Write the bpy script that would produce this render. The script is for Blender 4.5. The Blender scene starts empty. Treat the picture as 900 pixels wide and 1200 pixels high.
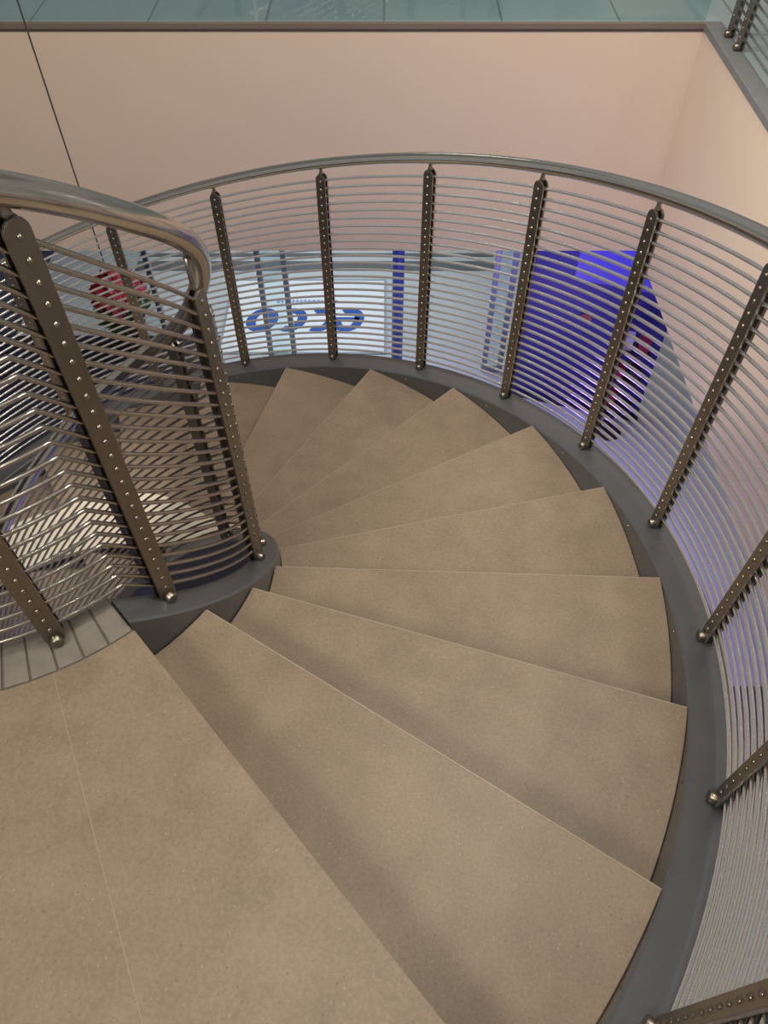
import bpy, bmesh, math, random
from math import sin, cos, pi, radians as R
from mathutils import Vector, Matrix
random.seed(4)
col = bpy.context.scene.collection
CX, CY = -1.08, 1.44
ZL = 3.74            # landing level
RISE, STEP, T0 = 0.17, 15.36, -48.1
NST = 22

# ------------------------------------------------------------------ materials
def mat(name, color, rough=0.5, metal=0.0, emis=None, estr=0.0, noise=None, spec=0.5):
    m = bpy.data.materials.new(name); m.use_nodes = True
    nt = m.node_tree; b = nt.nodes['Principled BSDF']
    b.inputs['Base Color'].default_value = (*color, 1)
    b.inputs['Roughness'].default_value = rough
    b.inputs['Metallic'].default_value = metal
    b.inputs['Specular IOR Level'].default_value = spec
    if emis:
        b.inputs['Emission Color'].default_value = (*emis, 1)
        b.inputs['Emission Strength'].default_value = estr
    if noise:
        sc, amt = noise
        tc = nt.nodes.new('ShaderNodeTexCoord'); n = nt.nodes.new('ShaderNodeTexNoise')
        n.inputs['Scale'].default_value = sc; n.inputs['Detail'].default_value = 5
        nt.links.new(tc.outputs['Object'], n.inputs['Vector'])
        mx = nt.nodes.new('ShaderNodeMix'); mx.data_type = 'RGBA'
        mx.inputs['A'].default_value = (*[c*(1-amt) for c in color], 1)
        mx.inputs['B'].default_value = (*[min(1, c*(1+amt)) for c in color], 1)
        nt.links.new(n.outputs['Fac'], mx.inputs['Factor'])
        nt.links.new(mx.outputs['Result'], b.inputs['Base Color'])
    return m

def stone(name, base, dark, light):
    m = bpy.data.materials.new(name); m.use_nodes = True
    nt = m.node_tree; N = nt.nodes; L = nt.links; b = N['Principled BSDF']
    tc = N.new('ShaderNodeTexCoord'); oi = N.new('ShaderNodeObjectInfo')
    add = N.new('ShaderNodeVectorMath'); add.operation = 'ADD'
    mul = N.new('ShaderNodeMath'); mul.operation = 'MULTIPLY'; mul.inputs[1].default_value = 37
    L.new(oi.outputs['Random'], mul.inputs[0])
    L.new(tc.outputs['Object'], add.inputs[0]); L.new(mul.outputs[0], add.inputs[1])
    def noise(s, d=4):
        n = N.new('ShaderNodeTexNoise'); n.inputs['Scale'].default_value = s; n.inputs['Detail'].default_value = d
        L.new(add.outputs[0], n.inputs['Vector']); return n.outputs['Fac']
    def mixc(fac, A, B):
        mx = N.new('ShaderNodeMix'); mx.data_type = 'RGBA'
        if isinstance(A, tuple): mx.inputs['A'].default_value = (*A, 1)
        else: L.new(A, mx.inputs['A'])
        if isinstance(B, tuple): mx.inputs['B'].default_value = (*B, 1)
        else: L.new(B, mx.inputs['B'])
        L.new(fac, mx.inputs['Factor']); return mx.outputs['Result']
    def ramp(v, a, bb, hi=1.0):
        r = N.new('ShaderNodeMapRange'); r.inputs['From Min'].default_value = a; r.inputs['From Max'].default_value = bb
        r.inputs['To Max'].default_value = hi
        L.new(v, r.inputs['Value']); return r.outputs['Result']
    c = mixc(ramp(noise(9, 10), .30, .70), tuple(x*.80 for x in base), tuple(x*1.20 for x in base))
    c2 = mixc(ramp(noise(130, 3), .35, .65), tuple(x*.84 for x in base), tuple(x*1.16 for x in base))
    half = N.new('ShaderNodeValue'); half.outputs[0].default_value = .5
    c = mixc(half.outputs[0], c, c2)
    def specks(scale, size, keep, colr, c, amt):
        v = N.new('ShaderNodeTexVoronoi'); v.inputs['Scale'].default_value = scale
        L.new(add.outputs[0], v.inputs['Vector'])
        s = ramp(v.outputs['Distance'], size, size*.5, amt)
        sep = N.new('ShaderNodeSeparateColor'); L.new(v.outputs['Color'], sep.inputs[0])
        g = N.new('ShaderNodeMath'); g.operation = 'GREATER_THAN'; g.inputs[1].default_value = keep
        L.new(sep.outputs[0], g.inputs[0])
        p = N.new('ShaderNodeMath'); p.operation = 'MULTIPLY'; L.new(s, p.inputs[0]); L.new(g.outputs[0], p.inputs[1])
        return mixc(p.outputs[0], c, colr)
    c = specks(85, .25, .90, light, c, .36)
    c = specks(90, .25, .82, dark, c, .45)
    c = specks(160, .34, .78, light, c, .20)
    tone = N.new('ShaderNodeMapRange'); tone.inputs['To Min'].default_value = .93; tone.inputs['To Max'].default_value = 1.06
    L.new(oi.outputs['Random'], tone.inputs['Value'])
    sc = N.new('ShaderNodeVectorMath'); sc.operation = 'SCALE'
    L.new(c, sc.inputs[0]); L.new(tone.outputs['Result'], sc.inputs['Scale'])
    L.new(sc.outputs[0], b.inputs['Base Color'])
    b.inputs['Roughness'].default_value = .42
    b.inputs['Specular IOR Level'].default_value = .3
    return m

def tiles(name, c1, c2, joint, w, rough):
    m = bpy.data.materials.new(name); m.use_nodes = True
    nt = m.node_tree; b = nt.nodes['Principled BSDF']
    tc = nt.nodes.new('ShaderNodeTexCoord'); br = nt.nodes.new('ShaderNodeTexBrick')
    br.offset = 0.5; br.inputs['Scale'].default_value = 1
    br.inputs['Brick Width'].default_value = w; br.inputs['Row Height'].default_value = w
    br.inputs['Mortar Size'].default_value = .006
    br.inputs['Color1'].default_value = (*c1, 1); br.inputs['Color2'].default_value = (*c2, 1); br.inputs['Mortar'].default_value = (*joint, 1)
    nt.links.new(tc.outputs['Object'], br.inputs['Vector']); nt.links.new(br.outputs['Color'], b.inputs['Base Color'])
    b.inputs['Roughness'].default_value = rough
    return m

def glass(name, tint, refl=.08):
    m = bpy.data.materials.new(name); m.use_nodes = True
    nt = m.node_tree; nt.nodes.clear()
    o = nt.nodes.new('ShaderNodeOutputMaterial'); t = nt.nodes.new('ShaderNodeBsdfTransparent'); g = nt.nodes.new('ShaderNodeBsdfGlossy')
    t.inputs['Color'].default_value = (*tint, 1); g.inputs['Roughness'].default_value = .03
    mx = nt.nodes.new('ShaderNodeMixShader'); mx.inputs[0].default_value = refl
    nt.links.new(t.outputs[0], mx.inputs[1]); nt.links.new(g.outputs[0], mx.inputs[2]); nt.links.new(mx.outputs[0], o.inputs[0])
    return m

M = dict(
    stone=stone('brown_speckled_stone', (.240, .185, .131), (.11, .085, .062), (.42, .37, .30)),
    nose=mat('nosing_edge', (.30, .24, .18), .5),
    band=mat('light_pool_cream', (.80, .71, .57), .5, noise=(4, .04)),  # cream stands in for light pooled on the lower treads
    curb=mat('grey_brick', (.195, .175, .15), .75, noise=(25, .25), spec=.2),
    grout=mat('grout', (.285, .23, .17), .8),
    joint=mat('brick_joint', (.11, .095, .08), .9),
    stringer=mat('slate_paint', (.120, .125, .135), .30, .3, noise=(12, .12)),
    handrail=mat('satin_steel', (.72, .70, .66), .12, 1.0),
    darkrail=mat('bronze_steel', (.58, .54, .48), .15, 1.0),
    rod=mat('steel_rod', (.95, .95, .95), .18, .95),
    inrod=mat('bronze_grey_rod', (.46, .425, .38), .22, 1.0),
    post=mat('bronze_grey_steel', (.25, .222, .185), .32, .95, noise=(20, .1)),
    rivet=mat('rivet_steel', (.31, .275, .235), .30, 1.0),
    wall=mat('beige_paint', (.675, .54, .41), .75, noise=(1.5, .03)),
    strip=mat('brown_strip', (.17, .135, .105), .5),
    dstrip=mat('dark_strip', (.07, .055, .045), .6),
    kerb=mat('slate_kerb', (.16, .162, .165), .5, noise=(30, .2)),
    tile=tiles('gallery_tile', (.29, .345, .355), (.32, .375, .385), (.14, .165, .17), .62, .3),
    lowfloor=mat('pale_floor', (.50, .55, .56), .2, noise=(.8, .08)),
    darkzone=mat('dark_grey_zone', (.12, .115, .125), .9, noise=(40, .3), spec=.1),
    mat=mat('pale_mat', (.76, .82, .84), .35, noise=(2, .04)),
    matedge=mat('mat_edge', (.30, .36, .40), .5),
    track=mat('grey_track', (.16, .18, .19), .4, .3),
    ceil=mat('ceiling_white', (.75, .72, .68), .8),
    navy=mat('navy_panel', (.018, .022, .05), .5),
    carpet=mat('navy_carpet', (.030, .034, .055), .9, noise=(40, .4), spec=.1),
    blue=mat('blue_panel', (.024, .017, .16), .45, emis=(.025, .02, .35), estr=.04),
    screen=mat('blue_screen', (.06, .05, .34), .3, emis=(.08, .06, .7), estr=.24),
    bluecol=mat('blue_column', (.05, .07, .30), .35, emis=(.05, .06, .5), estr=.05),
    frame=mat('frame_grey', (.25, .27, .28), .35, .6),
    letter=mat('blue_letter', (.012, .085, .36), .5),
    small=mat('pale_blue_letter', (.25, .38, .58), .5),
    glass=glass('tinted_glass', (.88, .96, .97), .09),
    pane=glass('clear_glass', (.9, .97, .97), .06),
    red=mat('red_bract', (.46, .018, .035), .5, noise=(20, .3)),
    leaf=mat('green_leaf', (.04, .11, .035), .5, noise=(20, .3)),
    pot=mat('dark_pot', (.06, .05, .05), .5),
    redbox=mat('red_card', (.30, .02, .03), .5),
    whitebox=mat('white_card', (.5, .48, .48), .5),
    dark=mat('dark_card', (.03, .025, .035), .5),
    orange=mat('orange_badge', (.36, .09, .05), .5),
    cable=mat('cable', (.06, .055, .05), .5),
)

# ------------------------------------------------------------------ helpers
def P(r, t, z): return Vector((r*cos(R(t)), r*sin(R(t)), z))
def box(bm, x0, x1, y0, y1, z0, z1):
    v = [bm.verts.new(p) for p in ((x0,y0,z0),(x1,y0,z0),(x1,y1,z0),(x0,y1,z0),(x0,y0,z1),(x1,y0,z1),(x1,y1,z1),(x0,y1,z1))]
    for f in ((3,2,1,0),(4,5,6,7),(0,1,5,4),(1,2,6,5),(2,3,7,6),(3,0,4,7)): bm.faces.new([v[i] for i in f])
def tube(bm, pts, rad, seg=8, smooth=True):
    rings = []
    n = len(pts)
    for i, p in enumerate(pts):
        d = (pts[min(i+1, n-1)] - pts[max(i-1, 0)]).normalized()
        up = Vector((0,0,1)) if abs(d.z) < .95 else Vector((1,0,0))
        a = d.cross(up).normalized(); b = a.cross(d).normalized()
        rr = rad[i] if isinstance(rad, (list, tuple)) else rad
        rings.append([bm.verts.new(p + rr*(cos(2*pi*k/seg)*a + sin(2*pi*k/seg)*b)) for k in range(seg)])
    for i in range(n-1):
        for k in range(seg):
            f = bm.faces.new((rings[i][k], rings[i][(k+1)%seg], rings[i+1][(k+1)%seg], rings[i+1][k])); f.smooth = smooth
    bm.faces.new(rings[0][::-1]); bm.faces.new(rings[-1])
def sweep(bm, secs):
    rings = [[bm.verts.new(p) for p in s] for s in secs]
    k = len(rings[0])
    for a, b in zip(rings, rings[1:]):
        for i in range(k): bm.faces.new((a[i], a[(i+1)%k], b[(i+1)%k], b[i]))
    bm.faces.new(rings[0][::-1]); bm.faces.new(rings[-1])
def prism(bm, poly, z0, z1):
    a = [bm.verts.new((p[0], p[1], z0)) for p in poly]; b = [bm.verts.new((p[0], p[1], z1)) for p in poly]
    n = len(poly)
    for i in range(n): bm.faces.new((a[i], a[(i+1)%n], b[(i+1)%n], b[i]))
    bm.faces.new(a[::-1]); bm.faces.new(b)
def ball(bm, c, r, sx=1, u=8, v=6):
    bmesh.ops.create_uvsphere(bm, u_segments=u, v_segments=v, radius=r, matrix=Matrix.Translation(c) @ Matrix.Diagonal((sx,1,1,1)))
def obj(name, bm, m, parent=None, bevel=0, loc=None, rotz=0):
    bmesh.ops.recalc_face_normals(bm, faces=bm.faces)
    me = bpy.data.meshes.new(name); bm.to_mesh(me); bm.free()
    me.materials.append(M[m])
    o = bpy.data.objects.new(name, me); col.objects.link(o)
    if parent: o.parent = parent
    if loc: o.location = loc
    o.rotation_euler = (0, 0, rotz)
    if bevel:
        b = o.modifiers.new('bevel', 'BEVEL'); b.width = bevel; b.segments = 2; b.limit_method = 'ANGLE'
    return o
def tag(o, label, cat, group=None):
    o['label'] = label; o['category'] = cat
    if group: o['group'] = group
    return o
def thing(name, label, cat, loc=(0,0,0), rotz=0, group=None):
    o = bpy.data.objects.new(name, None); col.objects.link(o)
    o.location = loc; o.rotation_euler = (0,0,rotz); o.empty_display_size = .1
    return tag(o, label, cat, group)
def struct(name, bm, m, loc=None, bevel=0):
    o = obj(name, bm, m, loc=loc, bevel=bevel); o['kind'] = 'structure'; return o
def frange(a, b, s):
    n = max(1, int(round((b-a)/s))); return [a + (b-a)*i/n for i in range(n+1)]
def spline(x, tab):
    n = len(tab)
    if x <= tab[0][0]: return tab[0][1]
    if x >= tab[-1][0]: return tab[-1][1]
    def sl(i):
        return (tab[min(i+1,n-1)][1]-tab[max(i-1,0)][1])/(tab[min(i+1,n-1)][0]-tab[max(i-1,0)][0])
    for i in range(n-1):
        x0, y0 = tab[i]; x1, y1 = tab[i+1]
        if x <= x1:
            h = x1-x0; s = (x-x0)/h
            return (2*s**3-3*s*s+1)*y0 + (s**3-2*s*s+s)*h*sl(i) + (-2*s**3+3*s*s)*y1 + (s**3-s*s)*h*sl(i+1)

def zh(t): return ZL - RISE*max(0, t - T0)/STEP
def zi(t): return zh(t) + (.018 if t > T0 else 0)        # top of the inner stringer

# ------------------------------------------------------------------ staircase
RI, RO = 0.720, 1.983
st = thing('spiral_staircase', 'grey curved staircase with brown speckled stone treads winding down to the lower floor', 'staircase', (CX, CY, 0))
for i in range(1, NST):
    a0 = T0 + STEP*(i-1) - 1.2; a1 = T0 + STEP*i
    z = ZL - RISE*i
    bm = bmesh.new()
    ts = frange(a0, a1, 1.6)
    poly = [P(RI, t, 0) for t in ts] + [P(RO, t, 0) for t in reversed(ts)]
    prism(bm, poly, z-.035, z)
    tr = obj('tread', bm, 'stone', st, bevel=.003)
    bm = bmesh.new()
    n = Vector((-sin(R(a1)), cos(R(a1)), 0))
    p0 = P(RI+.004, a1, 0); p1 = P(RO-.002, a1, 0)
    prism(bm, [p0 + n*.0010, p1 + n*.0010, p1 - n*.0024, p0 - n*.0024], z-.034, z+.0005)
    obj('nosing', bm, 'nose', tr)
for i in range(0, NST):
    a1 = T0 + STEP*i
    z = ZL - RISE*i
    bm = bmesh.new()
    n = Vector((-sin(R(a1)), cos(R(a1)), 0))
    p0 = P(RI+.002, a1, 0) - n*.018; p1 = P(RO-.002, a1, 0) - n*.018
    q0 = p0 - n*.016; q1 = p1 - n*.016
    prism(bm, [p0, p1, q1, q0], max(0.001, z-RISE+.001), z-.036)
    obj('riser', bm, 'stone', st)
TEND = T0 + STEP*(NST-1) + 8
def stringer(r0, r1, ta, tb, step, dz=0):
    bm = bmesh.new(); secs = []
    for t in frange(ta, tb, step):
        z = zh(t) + dz; zb = max(.0, z-.30); z = max(z, .012)
        c = .006
        secs.append([P(r0, t, zb), P(r1, t, zb), P(r1, t, z-c), P(r1-c, t, z), P(r0+c, t, z), P(r0, t, z-c)])
    sweep(bm, secs); return bm
os_ = obj('outer_stringer', stringer(1.984, 2.108, T0, TEND, 2.0), 'stringer', st)
is_ = obj('inner_stringer', stringer(.628, .718, T0, TEND, 3.0, .018), 'stringer', st)
for k in range(0, 20):
    t = T0 + 15.36*k + 9
    bm = bmesh.new(); ball(bm, (0,0,0), .008, .5)
    obj('bolt', bm, 'rivet', os_, loc=P(1.984, t, zh(t)-.035), rotz=R(t))
# added ribbon shaped and coloured like a pool of light across the lower treads
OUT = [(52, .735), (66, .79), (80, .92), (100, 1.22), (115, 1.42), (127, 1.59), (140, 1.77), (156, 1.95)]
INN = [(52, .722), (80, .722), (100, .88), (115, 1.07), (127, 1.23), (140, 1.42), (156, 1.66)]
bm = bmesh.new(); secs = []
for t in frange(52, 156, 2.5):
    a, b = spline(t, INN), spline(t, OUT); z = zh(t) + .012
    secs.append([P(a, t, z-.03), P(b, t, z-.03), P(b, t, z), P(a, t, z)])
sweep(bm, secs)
obj('light_pool_ribbon', bm, 'band', st)

# ------------------------------------------------------------------ balustrades
RR = .0061
def rod_off(j, n=26): return .060 + (1.044-.060)*j/(n-1)
def post_mesh(dx=0, h=1.075, w=.047, th=.008):
    bm = bmesh.new(); out = []
    r = w/2
    for k in range(9): a = pi*k/8; out.append((r*cos(a), h - r + r*sin(a)))
    for k in range(9): a = pi + pi*k/8; out.append((r*cos(a), r + r*sin(a)))
    A = [bm.verts.new((dx-th/2, y, z)) for y, z in out]; B = [bm.verts.new((dx+th/2, y, z)) for y, z in out]
    n = len(out)
    for i in range(n): bm.faces.new((A[i], A[(i+1)%n], B[(i+1)%n], B[i]))
    bm.faces.new(A); bm.faces.new(B[::-1])
    return bm
def rivet_mesh(side, n, th=.008):
    # one continuous bead strip: domes stand proud of the plate, the link between them lies inside it
    bm = bmesh.new(); pts = []; rad = []
    zs = [(rod_off(j, n), .0066) for j in range(n)]
    for z, r in zs:
        for k in range(7):
            a = -pi/2 + pi*k/6
            pts.append(Vector((side*(th/2-.001), 0, z + r*sin(a)))); rad.append(max(.0006, r*cos(a)))
    tube(bm, pts, rad, 8); return bm
def foot_mesh(side):
    bm = bmesh.new()
    tube(bm, [Vector((side*.020, 0, .017)), Vector((side*.016, 0, .017)), Vector((-side*.030, 0, .017))], [.012, .0155, .0155], 14)
    return bm
def stub_mesh(side, dz):
    bm = bmesh.new()
    x = -side*.0105
    tube(bm, [Vector((x,0,z)) for z in (1.04, 1.072, 1.076, 1.082, 1.086, 1.09, 1.108+dz)], [.007,.007,.010,.010,.007,.007,.009], 10)
    return bm
def set_post(parent, loc, rz, side, protos, dz=0, n=26):
    if 'post' not in protos:
        p = obj('post', post_mesh(), 'post', parent, bevel=.0015)
        k = obj('back_plate', post_mesh(-side*.021), 'post', p)
        a = obj('rivet_strip', rivet_mesh(side, n), 'rivet', p)
        f = obj('foot', foot_mesh(side), 'post', p)
        s = obj('handrail_bracket', stub_mesh(side, dz), 'rivet', p)
        protos['post'] = (p, k, a, f, s)
    else:
        p0, *ch = protos['post']
        p = p0.copy(); col.objects.link(p); p.parent = parent
        for c in ch:
            d = c.copy(); col.objects.link(d); d.parent = p
    p.location = loc; p.rotation_euler = (0,0,rz)
    return p

ob = thing('balustrade', 'long outer stair railing of thin steel rods sweeping around the far side of the treads', 'railing', (CX, CY, 0))
RP = 2.052
prot = {}
for k in range(-1, 21):
    t = -40.2 + STEP*k
    set_post(ob, P(RP, t, zh(t)), R(t), -1, prot)
tsO = frange(-57, 272, 2.2)
for j in range(26):
    bm = bmesh.new()
    tube(bm, [P(RP+.0105, t, zh(t)+rod_off(j)) for t in tsO], RR, 8)
    obj('rail_rod', bm, 'rod', ob)
bm = bmesh.new()
tube(bm, [P(RP+.0105, t, zh(t)+1.122) for t in tsO], .0225, 18)
obj('handrail', bm, 'handrail', ob)

ib = thing('balustrade', 'tightly curled inner stair railing of thin steel rods around the open well beside the landing', 'railing', (CX, CY, 0))
RQ = .660
NI = 25
ZE = ZL + 1.6
RAIL = [(-160, ZE-.478), (-75, ZE-.478), (-58, ZE-.480), (-37, ZE-.585), (-12, ZE-.80), (6, ZE-.99), (22, ZE-1.205), (42, ZE-1.475)] + [(t, zh(t)+1.13) for t in (65, 90, 130, 175, 220, 264)]
def drr(t): return spline(t, [(-35, 0), (-12, .006), (6, .010), (24, -.006), (46, -.03), (72, -.018), (95, 0), (115, 0)])
prot = {}
for t in (-147, -104, -61, -37, 2, 19, 52, 98, 144, 190, 236):
    set_post(ib, P(RQ, t, zi(t)), R(t - (22 if t == 2 else 12 if t == 19 else 0)), 1, {} if t in (-37, 2) else prot, .05 if t == 2 else .01 if t == -37 else 0, NI)
# rods: level over the landing, one sharp bend beside the near post, then down the curve
KT = -45.0
rr_ = RQ - .0105
def zrod(t): return ZL if t <= KT else ZL + (zi(KT+7)-ZL)*(t-KT)/7 if t < KT+7 else zi(t)
tsI = frange(-160, KT-1.5, 4) + [KT-.25, KT+.25] + frange(KT+2, 262, 3.5)
for j in range(NI):
    bm = bmesh.new()
    tube(bm, [P(rr_, t, zrod(t) + rod_off(j, NI)) for t in tsI], .0052, 8)
    obj('rail_rod', bm, 'inrod', ib)
bm = bmesh.new()
tsH = frange(-160, 262, 2.5)
tube(bm, [P(RQ-.006+drr(t), t, spline(t, RAIL)) for t in tsH], .0255, 24)
obj('handrail', bm, 'darkrail', ib)

# ------------------------------------------------------------------ landing
bm = bmesh.new()
edges = [T0, -63.46, -100, -140, -180]
for a, b in zip(edges, edges[1:]):
    ts = frange(b+.02*(b > -179), a-.0, 2.5)
    poly = [P(.736, t, 0) for t in ts] + [P(4.2, t, 0) for t in reversed(ts)]
    if a != T0:
        n = Vector((-sin(R(a)), cos(R(a)), 0))
        poly[len(ts)-1] = P(.736, a, 0) - n*.0012; poly[len(ts)] = P(4.2, a, 0) - n*.0012
    prism(bm, poly, ZL-.04, ZL)
struct('floor_landing', bm, 'stone', (CX, CY, 0))
bm = bmesh.new()
ts = frange(-180, T0-.4, 3)
prism(bm, [P(.63, t, 0) for t in ts] + [P(4.2, t, 0) for t in reversed(ts)], ZL-.30, ZL-.041)
struct('floor_landing_base', bm, 'grout', (CX, CY, 0))
for a in (-63.46, -100, -140):
    bm = bmesh.new()
    n = Vector((-sin(R(a)), cos(R(a)), 0))
    prism(bm, [P(.736, a, 0)+n*.0008, P(4.2, a, 0)+n*.0008, P(4.2, a, 0)-n*.0012, P(.736, a, 0)-n*.0012], ZL-.03, ZL+.0002)
    struct('trim_joint', bm, 'grout', (CX, CY, 0))
bm = bmesh.new()
t = T0 - .2
while t > -178:
    a, b = t - 4.5, t - .15
    prism(bm, [P(.612, a, 0), P(.612, b, 0), P(.732, b, 0), P(.732, a, 0)], ZL-.04, ZL+.001)
    t -= 4.75
struct('trim_1', bm, 'curb', (CX, CY, 0), bevel=.002)
bm = bmesh.new()
ts = frange(-178, T0-.2, 3)
prism(bm, [P(.611, t, 0) for t in ts] + [P(.734, t, 0) for t in reversed(ts)], ZL-.041, ZL-.003)
struct('trim_2', bm, 'joint', (CX, CY, 0))

# ------------------------------------------------------------------ gallery around the void
YB, XR, ZB = 4.49, 1.69, 2.39
bm = bmesh.new(); box(bm, -7, XR, YB, YB+.2, ZB, ZL-.040); struct('wall_back', bm, 'wall')
bm = bmesh.new(); box(bm, XR, XR+.2, -3, YB+.2, ZB, ZL-.035); struct('wall_right', bm, 'wall')
bm = bmesh.new(); box(bm, -7, XR-.0, YB-.006, YB+.02, ZL-.028, ZL+.001); struct('trim_3', bm, 'strip', bevel=.002)
bm = bmesh.new(); box(bm, -7, XR-.0, YB-.003, YB+.02, ZL-.040, ZL-.028); struct('trim_4', bm, 'dstrip')
bm = bmesh.new(); box(bm, XR-.010, XR+.085, -3, YB+.02, ZL-.035, ZL+.002); struct('trim_5', bm, 'kerb', bevel=.004)
bm = bmesh.new()
box(bm, -7, 6, YB+.02, 10, ZL-.05, ZL); box(bm, XR+.085, 6, -3, YB+.02, ZL-.05, ZL)
struct('floor_gallery', bm, 'tile')
bm = bmesh.new()
box(bm, -7, 6, YB+.2, 10, ZB, ZB+.06); box(bm, XR+.2, 6, -3, YB+.2, ZB, ZB+.06)
struct('ceiling_lower', bm, 'ceil')
bm = bmesh.new(); box(bm, -8, 6, -4, 10, 8.3, 8.4); struct('ceiling', bm, 'ceil')

gb = thing('glass_balustrade', 'bluish glass panel balustrade along the far upper floor edge', 'railing', (0, YB+.035, ZL))
for a, b in ((-5.36, -3.04), (-3.02, -.68), (-.66, 1.69)):
    bm = bmesh.new(); box(bm, a, b, -.008, .008, .002, 1.05); obj('glass_panel', bm, 'glass', gb)
bm = bmesh.new(); tube(bm, [Vector((-5.4,0,1.07)), Vector((1.69,0,1.07))], .021, 12); obj('handrail', bm, 'handrail', gb)

gr = thing('balustrade', 'straight steel rod railing on the right hand upper floor edge', 'railing', (XR+.055, 0, ZL+.003))
prot = {}
for y in (4.30, 4.14, 3.35, 2.7, 2.05, 1.45):
    set_post(gr, (0, y, 0), 0, -1, prot)
for j in range(26):
    bm = bmesh.new(); tube(bm, [Vector((.0105, 1.4, rod_off(j))), Vector((.0105, 4.34, rod_off(j)))], RR, 8); obj('rail_rod', bm, 'rod', gr)
bm = bmesh.new(); tube(bm, [Vector((.0105, 1.3, 1.122)), Vector((.0105, 4.4, 1.122))], .0215, 14); obj('handrail', bm, 'handrail', gr)

bm = bmesh.new(); tube(bm, [Vector((-1.60, 3.82, 0)), Vector((-1.60, 3.82, 8.3))], .004, 6)
tag(obj('hanging_cable', bm, 'cable'), 'thin dark vertical cable in front of the beige wall at left', 'cable')

# ------------------------------------------------------------------ lower storey
bm = bmesh.new(); box(bm, -8, 6, -4, 10, -.1, 0); struct('floor', bm, 'lowfloor')
bm = bmesh.new(); box(bm, -8, -1.75, -3, 6.55, 0, .004); struct('floor_carpet', bm, 'carpet')
bm = bmesh.new(); box(bm, 1.15, 5.9, -3, 2.5, 0, .004); struct('floor_dark_zone', bm, 'darkzone')  # dark floor zone added to deepen the gaps behind the right rods
bm = bmesh.new(); box(bm, -4.1, -3.95, 3.0, 10, 0, ZB); struct('wall_left', bm, 'navy')
bm = bmesh.new(); box(bm, -2.9, 1.3, 7.72, 7.9, 0, .012); box(bm, -2.9, 1.3, 8.0, 8.06, 0, .012); struct('trim_6', bm, 'track', bevel=.003)

fm = thing('floor_mat', 'pale framed floor mat under the blue lettering on the lower floor', 'mat', (-.86, 6.9, 0))
bm = bmesh.new(); box(bm, -.86, .86, -.62, .62, .0005, .008); obj('mat_surface', bm, 'mat', fm)
bm = bmesh.new()
o_ = [(-.89,-.65),(.89,-.65),(.89,.65),(-.89,.65)]; i_ = [(-.86,-.62),(.86,-.62),(.86,.62),(-.86,.62)]
vo = [[bm.verts.new((x, y, z)) for x, y in o_] for z in (.0005, .011)]; vi = [[bm.verts.new((x, y, z)) for x, y in i_] for z in (.0005, .011)]
for k in range(4):
    q = (k+1) % 4
    bm.faces.new((vo[1][k], vo[1][q], vi[1][q], vi[1][k])); bm.faces.new((vo[0][k], vo[0][q], vo[1][q], vo[1][k]))
    bm.faces.new((vi[0][k], vi[0][q], vi[1][q], vi[1][k])); bm.faces.new((vo[0][k], vo[0][q], vi[0][q], vi[0][k]))
obj('border', bm, 'matedge', fm)

# joined, slanted rounded letters, readable from the far side of the shop entrance
SL = .16
def ring_strip(bm, cx, w, h, s, a0, a1, z0, z1):
    n = 40; secs = []
    for k in range(n+1):
        a = R(a0 + (a1-a0)*k/n)
        yo, yi = h/2*sin(a), (h/2-s*.85)*sin(a)
        po = Vector((cx + w/2*cos(a) + SL*yo, yo, 0)); pi_ = Vector((cx + (w/2-s)*cos(a) + SL*yi, yi, 0))
        secs.append([po + Vector((0,0,z0)), pi_ + Vector((0,0,z0)), pi_ + Vector((0,0,z1)), po + Vector((0,0,z1))])
    sweep(bm, secs)
lt = thing('floor_lettering', 'large blue rounded lettering on the pale mat, upside down from the stairs', 'lettering', (-.86, 6.81, .009), pi)
LW, LH, LS = .345, .40, .105
for k, ch in enumerate('ecco'):
    cx = (k-1.5)*.312
    bm = bmesh.new()
    z1 = .0016 + .0002*k
    if ch == 'c': ring_strip(bm, cx, LW, LH, LS, 62, 305, 0, z1)
    elif ch == 'o': ring_strip(bm, cx, LW, LH, LS, 0, 359.9, 0, z1)
    else:
        ring_strip(bm, cx, LW, LH, LS, 0, 305, 0, z1)
        box(bm, cx-LW/2+.05, cx+LW/2-.004, -.045, .022, 0, z1)
    obj('letter', bm, 'letter', lt)
bm = bmesh.new()
box(bm, -.34, .34, -.335, -.322, 0, .001)
x = -.34
while x < .33:
    w_ = random.uniform(.018, .032); box(bm, x, min(x+w_, .34), -.355, -.295, 0, .0012); x += w_ + .02
obj('small_line', bm, 'small', lt)

cl = thing('column', 'slim blue column rising from the pale lower floor behind the railing', 'column', (.13, 6.0, 0))
bm = bmesh.new(); tube(bm, [Vector((0,0,.06)), Vector((0,0,ZB))], .055, 16); obj('shaft', bm, 'bluecol', cl)
bm = bmesh.new(); tube(bm, [Vector((0,0,0)), Vector((0,0,.06))], .085, 16); obj('base', bm, 'frame', cl)

def partition(x0, x1, y, label):
    t = thing('glass_partition', label, 'glass partition', (0, y, 0), 0, 'narrow glass partitions on the lower floor')
    for x in (x0, x1):
        bm = bmesh.new(); box(bm, x-.025, x+.025, -.025, .025, .005, ZB); obj('post', bm, 'frame', t, bevel=.004)
    bm = bmesh.new(); box(bm, x0+.025, x1-.025, -.006, .006, .05, ZB-.02); obj('pane', bm, 'pane', t)
    bm = bmesh.new(); box(bm, x0+.025, x1-.025, -.02, .02, .005, .05); obj('bottom_rail', bm, 'frame', t)
partition(-1.17, -.93, 6.2, 'narrow grey framed glass partition left of the blue column')
partition(-2.45, -2.2, 6.2, 'narrow grey framed glass partition beside the red flowering plant')
partition(1.02, 1.18, 6.0, 'narrow grey framed glass partition next to the blue display panel')

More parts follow.
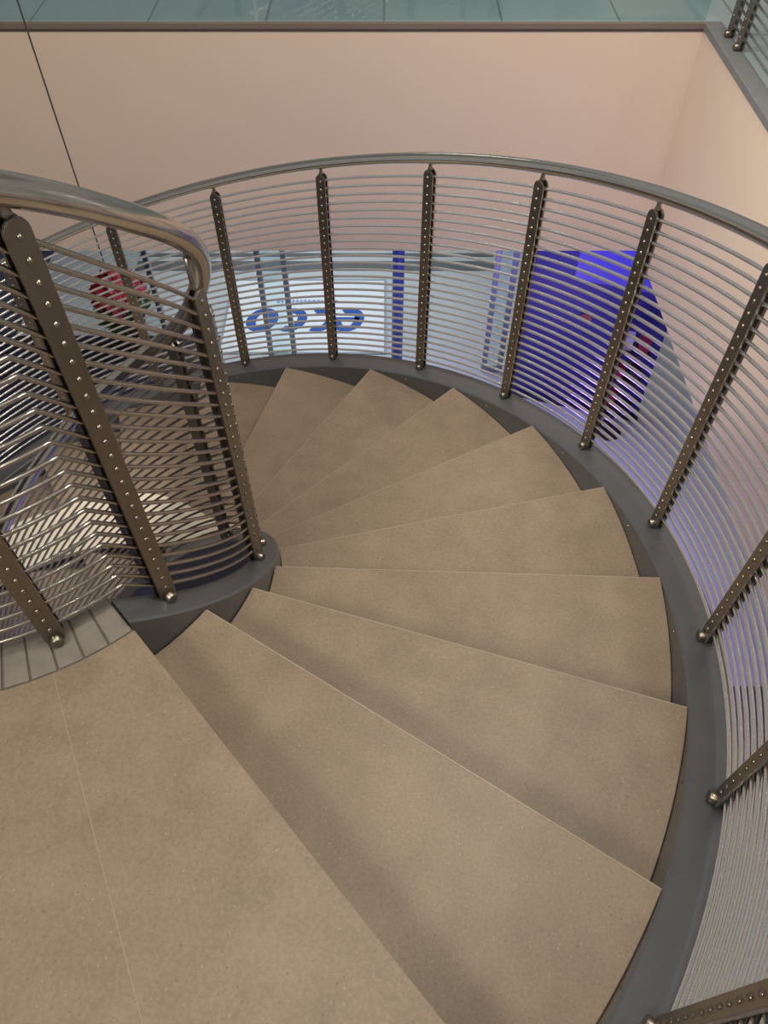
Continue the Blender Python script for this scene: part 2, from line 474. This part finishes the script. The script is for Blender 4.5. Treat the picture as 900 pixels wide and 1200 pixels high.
# blue display
A = Vector((1.28, 5.67, 0)); B = Vector((2.44, 5.30, 0)); d = (B-A); ln = d.length; ang = math.atan2(d.y, d.x)
bp = thing('advertising_display', 'tall deep blue display board standing on the lower floor', 'display', A, ang)
bm = bmesh.new(); box(bm, 0, ln, 0, .12, .05, 2.32); obj('board', bm, 'blue', bp, bevel=.008)
bm = bmesh.new(); box(bm, .35, ln-.1, -.015, -.001, 1.42, 2.1); obj('screen', bm, 'screen', bp, bevel=.004)
bm = bmesh.new(); box(bm, -.02, ln+.02, -.04, .16, 0, .05); obj('plinth', bm, 'navy', bp, bevel=.004)
bm = bmesh.new(); bmesh.ops.create_uvsphere(bm, u_segments=12, v_segments=8, radius=.06, matrix=Matrix.Translation((.52,-.01,1.05)) @ Matrix.Diagonal((1,.15,.7,1))); obj('badge', bm, 'orange', bp)

ds = thing('display_stand', 'small dark tiered stand of red and white goods in front of the blue board', 'display stand', (2.14, 5.14, 0), ang)
bm = bmesh.new(); tube(bm, [Vector((0,0,.02)), Vector((0,0,1.15))], .018, 10); obj('pole', bm, 'dark', ds)
bm = bmesh.new(); tube(bm, [Vector((0,0,0)), Vector((0,0,.025))], .13, 20); obj('base', bm, 'dark', ds)
for z in (.35, .68, 1.0):
    bm = bmesh.new(); box(bm, -.14, .14, -.10, .10, z, z+.015); obj('shelf', bm, 'dark', ds)
for n, (z, x, m, lab) in enumerate([(.365, -.07, 'redbox', 'red carton on the bottom shelf of the dark stand'), (.695, -.07, 'redbox', 'red carton on the middle shelf of the dark stand'), (.695, .07, 'dark', 'black carton on the middle shelf of the dark stand'), (1.015, -.07, 'whitebox', 'white carton on the top shelf of the dark stand'), (1.015, .07, 'redbox', 'red carton on the top shelf of the dark stand')]):
    loc = Matrix.Translation((2.14, 5.14, 0)) @ Matrix.Rotation(ang, 4, 'Z') @ Vector((x, 0, z))
    t = thing('carton', lab, 'box', loc, ang, 'cartons on the display stand')
    bm = bmesh.new(); box(bm, -.045, .045, -.05, .05, 0.001, .10); obj('body', bm, m, t, bevel=.004)
    bm = bmesh.new(); box(bm, -.048, .048, -.053, .053, .10, .13); obj('lid', bm, m, t, bevel=.004)

# poinsettia
pp = thing('potted_plant', 'red flowering potted plant on the lower floor seen through the railing', 'plant', (-2.66, 6.45, .004))
bm = bmesh.new(); tube(bm, [Vector((0,0,0)), Vector((0,0,.02)), Vector((0,0,.30)), Vector((0,0,.34))], [.13,.14,.19,.20], 18); obj('pot', bm, 'pot', pp)
def leaf(bm, c, az, el, l, w):
    d = Vector((cos(az)*cos(el), sin(az)*cos(el), sin(el))); s = Vector((-sin(az), cos(az), 0)); u = d.cross(s)
    pr = [(0,0,0),(.35,.5,.06),(.7,.42,.04),(1,0,-.05),(.7,-.42,.04),(.35,-.5,.06)]
    v = [bm.verts.new(c + d*l*a + s*w*b - u*l*k) for a,b,k in pr]
    bm.faces.new((v[0],v[1],v[2],v[3])); bm.faces.new((v[0],v[3],v[4],v[5]))
bm = bmesh.new()
for _ in range(110):
    az = random.uniform(0, 2*pi); r = random.uniform(.02, .22); z = random.uniform(.34, .62 - r*.4)
    leaf(bm, Vector((r*cos(az), r*sin(az), z)), az, random.uniform(-.3, .4), random.uniform(.1, .16), .09)
for k in range(7): tube(bm, [Vector((0,0,.3)), Vector((.2*cos(k), .2*sin(k), .62))], .007, 5)
obj('foliage', bm, 'leaf', pp)
bm = bmesh.new()
for k in range(26):
    ph = math.acos(1 - (k+.5)/26*.9); az = k*2.39996
    n = Vector((sin(ph)*cos(az), sin(ph)*sin(az), cos(ph)))
    c = Vector((0,0,.55)) + Vector((n.x*.25, n.y*.25, n.z*.29))
    rot = n.to_track_quat('Z', 'Y')
    b2 = bmesh.new()
    for q in range(7): leaf(b2, Vector((0,0,0)), 2*pi*q/7 + random.uniform(-.2,.2), random.uniform(.05,.4), random.uniform(.08,.11), .064)
    for f in b2.faces: bm.faces.new([bm.verts.new(c + rot @ v.co) for v in f.verts])
    b2.free()
obj('flower_heads', bm, 'red', pp)

# ------------------------------------------------------------------ light
w = bpy.data.worlds.new('world'); bpy.context.scene.world = w; w.use_nodes = True
bg = w.node_tree.nodes['Background']; bg.inputs[0].default_value = (1.0, .96, .92, 1); bg.inputs[1].default_value = .26
def area(loc, rot, size, power, color, sy=None, spread=None):
    l = bpy.data.lights.new('light', 'AREA'); l.energy = power; l.color = color; l.size = size
    if sy: l.shape = 'RECTANGLE'; l.size_y = sy
    if spread: l.spread = R(spread)
    o = bpy.data.objects.new('added_area_light', l); col.objects.link(o); o.location = loc; o.rotation_euler = rot  # added light without a fitting
    return o
area((-2.2, -1.7, 8.1), (R(20),R(-12),0), 1.6, 155, (1, .90, .77))
for x, y in ((1.9, .1), (.2, 2.5), (1.7, 3.0), (-.6, .5), (1.0, 1.3), (2.6, 1.6)):       # added overhead lights giving the rods crisp highlights
    area((x, y, 8.2), (0,0,0), .24, 29, (1, .93, .82))
area((-2.4, 3.0, 7.6), (0,R(-46),0), .8, 18, (1, .96, .84), spread=50)     # added to brighten the right wall
area((1.1, 1.6, 8.0), (R(48),0,0), 1.2, 56, (1, .93, .79), .8)      # added to wash the back wall
area((-.8, 7.2, 2.3), (0,0,0), 3.0, 62, (.90, .97, 1.0), 2.5)
area((1.6, 4.95, 2.25), (R(25),0,0), .5, 8, (.18, .14, 1.0))
area((1.4, 2.7, 2.35), (0,R(14),0), .2, 95, (.25, .19, 1.0), 2.4, spread=100)  # added violet light under the gallery edge, tints the right rods
area((1.0, 4.2, .3), (pi,0,0), .3, 11, (.42, .26, 1.0))  # added upward light near the floor, tints the back wall violet
l = bpy.data.lights.new('spot', 'SPOT'); l.energy = 700; l.color = (1, .93, .82); l.spot_size = R(13); l.spot_blend = .8; l.shadow_soft_size = .1
o = bpy.data.objects.new('spot_lamp', l); col.objects.link(o); o.location = (-1.65, 2.6, 7.8)

# ------------------------------------------------------------------ camera
cam = bpy.data.cameras.new('camera'); cam.sensor_fit = 'VERTICAL'; cam.sensor_height = 36; cam.lens = 27
cam.clip_start = .02
co = bpy.data.objects.new('camera', cam); col.objects.link(co)
co.location = (0, 0, ZL+1.6); co.rotation_euler = (R(90-52.1), 0, 0)
bpy.context.scene.camera = co
bpy.context.scene.view_settings.view_transform = 'Standard'
